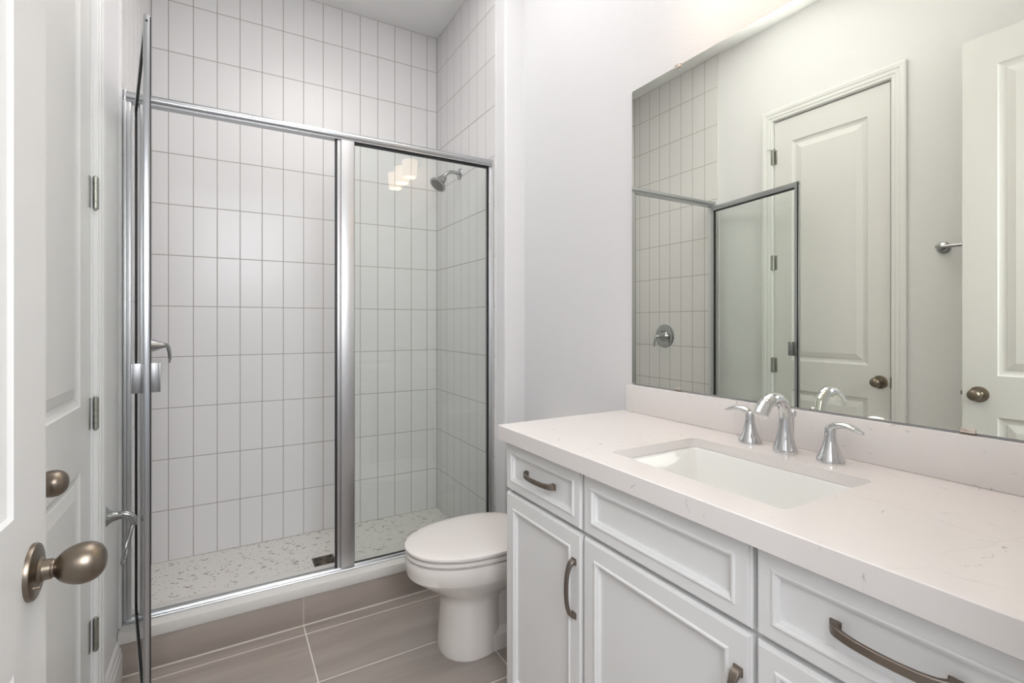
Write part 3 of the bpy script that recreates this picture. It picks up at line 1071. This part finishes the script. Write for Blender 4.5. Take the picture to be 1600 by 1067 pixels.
def rrect(x0, x1, hw, z, r=0.035, n=6):
    pts = []
    for cx_, cy_, a0 in ((x1 - r, hw - r, 0), (x0 + r, hw - r, PI / 2), (x0 + r, -hw + r, PI), (x1 - r, -hw + r, 1.5 * PI)):
        for k in range(n + 1):
            a = a0 + PI / 2 * k / n
            pts.append(Vector((cx_ + r * math.cos(a), TC + cy_ + r * math.sin(a), z)))
    return pts


tk.loft([rrect(1.12, 1.29, 0.165, 0.385), rrect(1.112, 1.295, 0.178, 0.41), rrect(1.105, 1.298, 0.192, 0.715)])
tk.build('tank', M['porcelain'], tl)
MB().loft([rrect(1.100, 1.300, 0.196, 0.715), rrect(1.094, 1.303, 0.200, 0.722), rrect(1.094, 1.303, 0.200, 0.742), rrect(1.104, 1.297, 0.192, 0.752)]).build('tank_lid', M['porcelain'], tl)
fl = MB().lathe((1.106, TC + 0.13, 0.665), (-1, 0, 0), [(0.013, 0), (0.013, 0.006), (0.008, 0.012), (0.006, 0.018)], 18)
fl.tube([(1.092, TC + 0.13, 0.665), (1.088, TC + 0.09, 0.660), (1.090, TC + 0.05, 0.655)], 0.006, 10)
fl.build('flush_lever', M['chrome'], tl)
for s in (-1, 1):
    MB().lathe((1.0, TC + s * 0.095, 0.052), (0, 0, 1), [(0.013, 0), (0.013, 0.018), (0.009, 0.026), (0.002, 0.029)], 18).build('bolt_cap', M['porcelain'], tl)

# ------------------------------------------------------------------ vanity cabinet
VX = 0.785                                 # plane of the door and drawer faces
VY0, VY1 = 0.145, 1.382
va = thing('vanity_cabinet', (1.05, 0.766, 0.0), 'white painted vanity cabinet with recessed panels and bronze pulls', 'vanity cabinet')
cz = MB()
zc0, zc1 = 0.058, CT - 0.0258
cz.box((VX + 0.021, VY1 - 0.018, zc0), (XM - 0.001, VY1, zc1), 0.0008)
cz.box((VX + 0.021, VY0, zc0), (XM - 0.001, VY0 + 0.018, zc1))
cz.box((VX + 0.021, VY0, zc0), (XM - 0.001, VY1, zc0 + 0.018))
cz.box((XM - 0.012, VY0, zc0), (XM - 0.001, VY1, zc1))
for ya, yb in ((VY0, VY0 + 0.03), (0.495, 0.545), (0.970, 1.020), (VY1 - 0.03, VY1)):
    cz.box((VX + 0.021, ya, zc0), (VX + 0.040, yb, zc1))
for za, zb in ((zc0, 0.09), (0.685, 0.73), (0.845, zc1)):
    cz.box((VX + 0.0212, VY0, za), (VX + 0.0398, VY1, zb))
cz.box((VX + 0.0215, VY0, 0.36), (VX + 0.0395, 0.53, 0.41))
cz.box((VX + 0.075, VY0, 0.0), (XM - 0.001, VY1, 0.058))
cz.build('carcass', M['cabinet'], va)
FZ = [0.065, 0.7035, 0.7135, 0.8660]


def front(name, y0, y1, z0, z1, rail):
    mb = MB()
    P = lambda y, z, d: Vector((VX - d, y, z))
    prof = [(0.0, -0.0205), (0.0, -0.0065), (0.0035, -0.0055), (0.0045, -0.0008), (0.006, 0.0), (rail, 0.0), (rail + 0.0015, 0.0024), (rail + 0.0045, 0.0034), (rail + 0.0075, 0.0022),
            (rail + 0.0095, -0.0010), (rail + 0.0125, -0.0022), (rail + 0.0140, -0.0050), (rail + 0.0144, -0.0105)]
    rings = [[P(y0 + o, z0 + o, d), P(y1 - o, z0 + o, d), P(y1 - o, z1 - o, d), P(y0 + o, z1 - o, d)] for o, d in prof]
    mb.loft(rings, smooth=False)
    return mb.build(name, M['cabinet'], va, origin=(VX, (y0 + y1) / 2, (z0 + z1) / 2))


def pull_mesh():
    """arched bar pull along y, centred on the origin, standing off along -x"""
    mb = MB()
    path = [(0.0, -0.0700), (-0.010, -0.0678), (-0.0175, -0.058), (-0.0232, -0.040), (-0.0260, -0.019), (-0.0267, 0.0)]
    path = path + [(x, -y) for x, y in reversed(path[:-1])]
    pts = smooth_path([(x, y, 0) for x, y in path], 5)
    half = [0.0088, 0.0088, 0.0074, 0.0069, 0.0067, 0.0067]
    half = interp(half + list(reversed(half[:-1])), 5)
    thk = [0.0068, 0.0054, 0.0038, 0.0034, 0.0032, 0.0032]
    thk = interp(thk + list(reversed(thk[:-1])), 5)
    rings = []
    for i, p in enumerate(pts):
        a, b_ = pts[max(i - 1, 0)], pts[min(i + 1, len(pts) - 1)]
        tdir = (b_ - a).normalized()
        nn = tdir.cross(Vector((0, 0, 1))).normalized()
        h_, t_ = half[i], thk[i]
        c_ = min(h_, t_) * 0.35
        sec = [(h_, t_ - c_), (h_ - c_, t_), (-h_ + c_, t_), (-h_, t_ - c_), (-h_, -t_ + c_), (-h_ + c_, -t_), (h_ - c_, -t_), (h_, -t_ + c_)]
        rings.append([p + Vector((0, 0, 1)) * s0 + nn * s1 for s0, s1 in sec])
    mb.loft(rings, smooth=True)
    # feet plates
    for s in (-1, 1):
        mb.box((-0.0035, s * 0.070 - 0.0085, -0.0092), (0.0, s * 0.070 + 0.0085, 0.0092), 0.0012)
    return mb


pull0 = None


def pull(parent, y, z, vertical=False):
    global pull0
    loc = Vector((VX, y, z)) - world_loc(parent)
    if pull0 is None:
        mb = pull_mesh()
        o = bpy.data.objects
        me_o = mb.build('pull', M['pull'], None, origin=(0, 0, 0))
        pull0 = me_o
        ob = me_o
    else:
        ob = pull0.copy()
        C.objects.link(ob)
    ob.parent = parent
    ob.location = loc
    ob.rotation_euler = (PI / 2, 0, 0) if vertical else (0, 0, 0)
    return ob


L0, L1 = 1.000, 1.387
M0, M1 = 0.528, 0.990
R0, R1 = 0.147, 0.519
d1 = front('drawer', L0, L1, FZ[2], FZ[3], 0.028)
pull(d1, 1.186, 0.793)
do1 = front('cabinet_door', L0, L1, FZ[0], FZ[1], 0.043)
pull(do1, 1.026, 0.556, True)
front('false_drawer_front', M0, M1, FZ[2], FZ[3], 0.030)
do2 = front('cabinet_door', M0, M1, FZ[0], FZ[1], 0.043)
pull(do2, 0.551, 0.561, True)
d3 = front('drawer', R0, R1, FZ[2], FZ[3], 0.028)
pull(d3, 0.320, 0.795)
d4 = front('drawer', R0, R1, 0.387, FZ[1], 0.034)
pull(d4, 0.316, 0.545)
d5 = front('drawer', R0, R1, FZ[0], 0.377, 0.034)
pull(d5, 0.316, 0.225)

# ------------------------------------------------------------------ countertop with backsplash and sink cut-out
CX0, CY0, CY1 = 0.757, 0.105, 1.391
SX0, SX1, SY0, SY1 = 0.843, 1.156, 0.502, 0.952


def rounded(x0, x1, y0, y1, r, z, n=6):
    pts = []
    for cx_, cy_, a0 in ((x1 - r, y1 - r, 0), (x0 + r, y1 - r, PI / 2), (x0 + r, y0 + r, PI), (x1 - r, y0 + r, 1.5 * PI)):
        for k in range(n + 1):
            a = a0 + PI / 2 * k / n
            pts.append(Vector((cx_ + r * math.cos(a), cy_ + r * math.sin(a), z)))
    return pts


ct = thing('countertop', (1.04, 0.75, CT), 'white quartz countertop with fine veins on the vanity', 'countertop')
bm = bmesh.new()
outer = [Vector(p) for p in ((CX0 + 0.002, CY0, CT), (XM - 0.001, CY0, CT), (XM - 0.001, CY1 - 0.002, CT), (CX0 + 0.002, CY1 - 0.002, CT))]
inner = rounded(SX0, SX1, SY0, SY1, 0.015, CT)
ed_ = []
for loop in (outer, inner):
    vs = [bm.verts.new(p) for p in loop]
    ed_ += [bm.edges.new((vs[i], vs[(i + 1) % len(vs)])) for i in range(len(vs))]
bmesh.ops.triangle_fill(bm, edges=ed_, use_beauty=True)
bm.verts.index_update()
mb = MB()
top_v = [v.co.copy() for v in bm.verts]
tris = [[v.index for v in f.verts] for f in bm.faces]
mb.add(top_v, tris)
mb.add([p - Vector((0, 0, 0.025)) for p in top_v], tris)
bm.free()
n_in = len(inner)
mb.loft([[p for p in inner], [p - Vector((0, 0, 0.025)) for p in inner]], cap0=False, cap1=False, smooth=False)
# eased and built-up front and left edges
for za, zb, off in ((CT, CT - 0.002, 0.0),):
    a = [(CX0 + 0.002, CY0, CT), (CX0 + 0.002, CY1 - 0.002, CT), (XM - 0.001, CY1 - 0.002, CT)]
    b_ = [(CX0, CY0, CT - 0.002), (CX0, CY1, CT - 0.002), (XM - 0.001, CY1, CT - 0.002)]
    c_ = [(CX0, CY0, CT - 0.045), (CX0, CY1, CT - 0.045), (XM - 0.001, CY1, CT - 0.045)]
    d_ = [(CX0 + 0.02, CY0, CT - 0.045), (CX0 + 0.02, CY1 - 0.0075, CT - 0.045), (XM - 0.001, CY1 - 0.0075, CT - 0.045)]
    e_ = [(CX0 + 0.02, CY0, CT - 0.025), (CX0 + 0.02, CY1 - 0.0075, CT - 0.025), (XM - 0.001, CY1 - 0.0075, CT - 0.025)]
    for r0, r1 in ((a, b_), (b_, c_), (c_, d_), (d_, e_)):
        mb.add(r0 + r1, [(0, 1, 4, 3), (1, 2, 5, 4)])
    mb.add([a[0], (XM - 0.001, CY0, CT), (XM - 0.001, CY0, CT - 0.045), c_[0], b_[0]], [(0, 1, 2, 3, 4)])
mb.build('slab', M['quartz'], ct)
MB().box((XM - 0.0195, CY0, CT + 0.0003), (XM - 0.0005, 1.373, 1.0185), 0.0015).build('backsplash', M['quartz'], ct)

sk = thing('sink', (1.011, 0.733, 0.76), 'white rectangular undermount sink set in the quartz countertop', 'sink')
zt = CT - 0.0255
bs = MB()
bs.loft([rounded(SX0 - 0.012, SX1 + 0.02, SY0 - 0.02, SY1 + 0.02, 0.03, zt), rounded(SX0 + 0.003, SX1 - 0.003, SY0 + 0.003, SY1 - 0.003, 0.024, zt),
         rounded(SX0 + 0.006, SX1 - 0.006, SY0 + 0.007, SY1 - 0.007, 0.026, zt - 0.004), rounded(SX0 + 0.012, SX1 - 0.022, SY0 + 0.030, SY1 - 0.030, 0.03, zt - 0.06),
         rounded(SX0 + 0.022, SX1 - 0.040, SY0 + 0.052, SY1 - 0.052, 0.035, zt - 0.108), rounded(SX0 + 0.045, SX1 - 0.060, SY0 + 0.075, SY1 - 0.075, 0.035, zt - 0.124),
         rounded(SX0 + 0.11, SX1 - 0.11, SY0 + 0.16, SY1 - 0.16, 0.03, zt - 0.130)], cap0=False, cap1=True)
bs.loft([rounded(SX0 - 0.012, SX1 + 0.02, SY0 - 0.02, SY1 + 0.02, 0.03, zt), rounded(SX0 - 0.01, SX1 + 0.01, SY0 - 0.01, SY1 + 0.01, 0.03, zt - 0.02), rounded(SX0, SX1 - 0.03, SY0 + 0.03, SY1 - 0.03, 0.035, zt - 0.12),
         rounded(SX0 + 0.05, SX1 - 0.06, SY0 + 0.08, SY1 - 0.08, 0.035, zt - 0.142)], cap0=False, cap1=True)
bs.build('basin', M['basin'], sk)
MB().lathe((1.011, 0.733, zt - 0.1302), (0, 0, 1), [(0.030, 0.0), (0.030, 0.002), (0.022, 0.003), (0.020, 0.001)], 32).build('sink_drain', M['chrome'], sk)

# ------------------------------------------------------------------ faucet
fa = thing('faucet', (1.2245, 0.729, CT), 'chrome widespread faucet with arched spout and two lever handles', 'faucet')
fx, fy = 1.2245, 0.729
sp = MB()
sp.lathe((fx, fy, CT), (0, 0, 1), [(0.0285, 0.0), (0.0290, 0.004), (0.0285, 0.009)], 40)
pth = [(fx + dx, fy, CT + dz) for dx, dz in ((0, 0.006), (0, 0.030), (0.001, 0.060), (0.001, 0.092), (-0.008, 0.119), (-0.031, 0.1375), (-0.059, 0.1385), (-0.084, 0.125), (-0.104, 0.103))]
ru = interp([0.0282, 0.0215, 0.0165, 0.0140, 0.0135, 0.0140, 0.0150, 0.0158, 0.0150], 6)
rw = interp([0.0282, 0.0215, 0.0165, 0.0145, 0.0150, 0.0160, 0.0172, 0.0182, 0.0185], 6)
sp.tube(smooth_path(pth, 6), 0.01, 28, flat=(ru, rw), up=(1, 0, 0))
sp.build('spout', M['chrome'], fa)
lr = MB().tube([(fx + 0.034, fy, CT), (fx + 0.034, fy, CT + 0.088)], 0.003, 10)
lr.lathe((fx + 0.034, fy, CT + 0.082), (0, 0, 1), [(0.003, 0), (0.0065, 0.005), (0.0085, 0.012), (0.0065, 0.019), (0.001, 0.022)], 18)
lr.build('lift_rod', M['chrome'], fa)


def faucet_handle(x, y, s):
    h = MB().lathe((x, y, CT), (0, 0, 1), [(0.0290, 0.0), (0.0295, 0.004), (0.0286, 0.009), (0.0232, 0.020), (0.0180, 0.034), (0.0138, 0.050), (0.0120, 0.062), (0.0118, 0.0665), (0.0118, 0.078), (0.0095, 0.084), (0.004, 0.087)], 36)
    b_ = h.build('handle_base', M['chrome'], fa)
    p = smooth_path([(x + 0.000, y - s * 0.006, CT + 0.074), (x - 0.001, y + s * 0.012, CT + 0.087), (x - 0.002, y + s * 0.036, CT + 0.091), (x - 0.004, y + s * 0.056, CT + 0.086), (x - 0.006, y + s * 0.072, CT + 0.080)], 6)
    lv_ = MB().tube(p, 0.01, 18, flat=(interp([0.0085, 0.0085, 0.0062, 0.0048, 0.0025], 6), interp([0.0105, 0.0105, 0.0110, 0.0110, 0.0050], 6)), up=(0, 0, 1))
    lv_.build('lever', M['chrome'], b_)


faucet_handle(1.236, 0.833, 1)
faucet_handle(1.2265, 0.622, -1)

# ------------------------------------------------------------------ mirror
MY0, MY1, MZ0, MZ1 = 0.175, 1.355, 1.0235, 2.104
mi = thing('wall_mirror', (XM, (MY0 + MY1) / 2, MZ0), 'large frameless mirror above the vanity backsplash', 'mirror')
g = MB()
xm = XM - 0.0012
g.add([(xm - 0.005, MY0, MZ0), (xm - 0.005, MY1, MZ0), (xm - 0.005, MY1, MZ1), (xm - 0.005, MY0, MZ1), (xm, MY0, MZ0), (xm, MY1, MZ0), (xm, MY1, MZ1), (xm, MY0, MZ1)],
      [(0, 1, 2, 3)], 0)
g.add([(xm - 0.005, MY0, MZ0), (xm - 0.005, MY1, MZ0), (xm - 0.005, MY1, MZ1), (xm - 0.005, MY0, MZ1), (xm, MY0, MZ0), (xm, MY1, MZ0), (xm, MY1, MZ1), (xm, MY0, MZ1)],
      [(0, 1, 5, 4), (1, 2, 6, 5), (2, 3, 7, 6), (3, 0, 4, 7), (4, 5, 6, 7)], 1)
g.build('mirror_glass', [M['mirror'], M['mirror_edge']], mi)
clip0 = None
for y, z, up in ((1.140, MZ0, 1), (0.398, MZ0, 1), (1.140, MZ1, -1), (0.398, MZ1, -1)):
    c = MB()
    c.box((xm - 0.0085, y - 0.012, z - up * 0.004), (xm + 0.001, y + 0.012, z - up * 0.0005), 0.0006)
    c.box((xm - 0.0085, y - 0.012, z - up * 0.004), (xm - 0.0055, y + 0.012, z + up * 0.008), 0.0008)
    c.build('mirror_clip', M['clip'], mi)

# ------------------------------------------------------------------ vanity light above the mirror
vl = thing('vanity_light', (XM, 0.762, 2.42), 'three-shade vanity wall light glowing above the mirror', 'wall light')
MB().box((XM - 0.022, 0.66, 2.455), (XM - 0.0005, 0.865, 2.565), 0.006).build('backplate', M['satin'], vl)
MB().tube([(XM - 0.055, 0.545, 2.520), (XM - 0.055, 0.975, 2.520)], 0.009, 16).tube([(XM - 0.012, 0.762, 2.520), (XM - 0.055, 0.762, 2.520)], 0.010, 14).build('crossbar', M['satin'], vl)
for y in (0.942, 0.762, 0.580):
    a = MB().tube(smooth_path([(XM - 0.055, y, 2.520), (XM - 0.090, y, 2.535), (XM - 0.118, y, 2.520), (XM - 0.121, y, 2.500)], 5), 0.007, 12)
    a.lathe((XM - 0.121, y, 2.462), (0, 0, 1), [(0.024, 0), (0.024, 0.022), (0.012, 0.028)], 24)
    a = a.build('lamp_arm', M['satin'], vl)
    s = MB()
    s.lathe((XM - 0.121, y, 2.335), (0, 0, 1), [(0.0495, 0.0), (0.0505, 0.002), (0.0590, 0.118), (0.0575, 0.124), (0.020, 0.127), (0.020, 0.124), (0.0555, 0.120), (0.0480, 0.0), (0.0505, 0.0)], 36, cap0=False, cap1=False)
    s.build('lamp_shade', M['shade'], vl)
    b_ = MB().lathe((XM - 0.121, y, 2.360), (0, 0, 1), [(0.002, 0.0), (0.018, 0.006), (0.028, 0.024), (0.029, 0.036), (0.022, 0.058), (0.014, 0.075), (0.013, 0.118)], 24)
    b_.build('bulb', M['bulb'], vl)

# added recessed fixture, out of view, to go with the shower fill light
rl = thing('added_recessed_lamp', (SL[0], SL[1], ZC), 'added unseen round recessed lamp for the shower fill light', 'added lamp')
MB().lathe((SL[0], SL[1], ZC), (0, 0, -1), [(0.066, -0.001), (0.066, 0.003), (0.085, 0.004), (0.088, 0.0), (0.066, -0.001)], 40, cap0=False, cap1=False).build('trim_ring', M['trim'], rl)
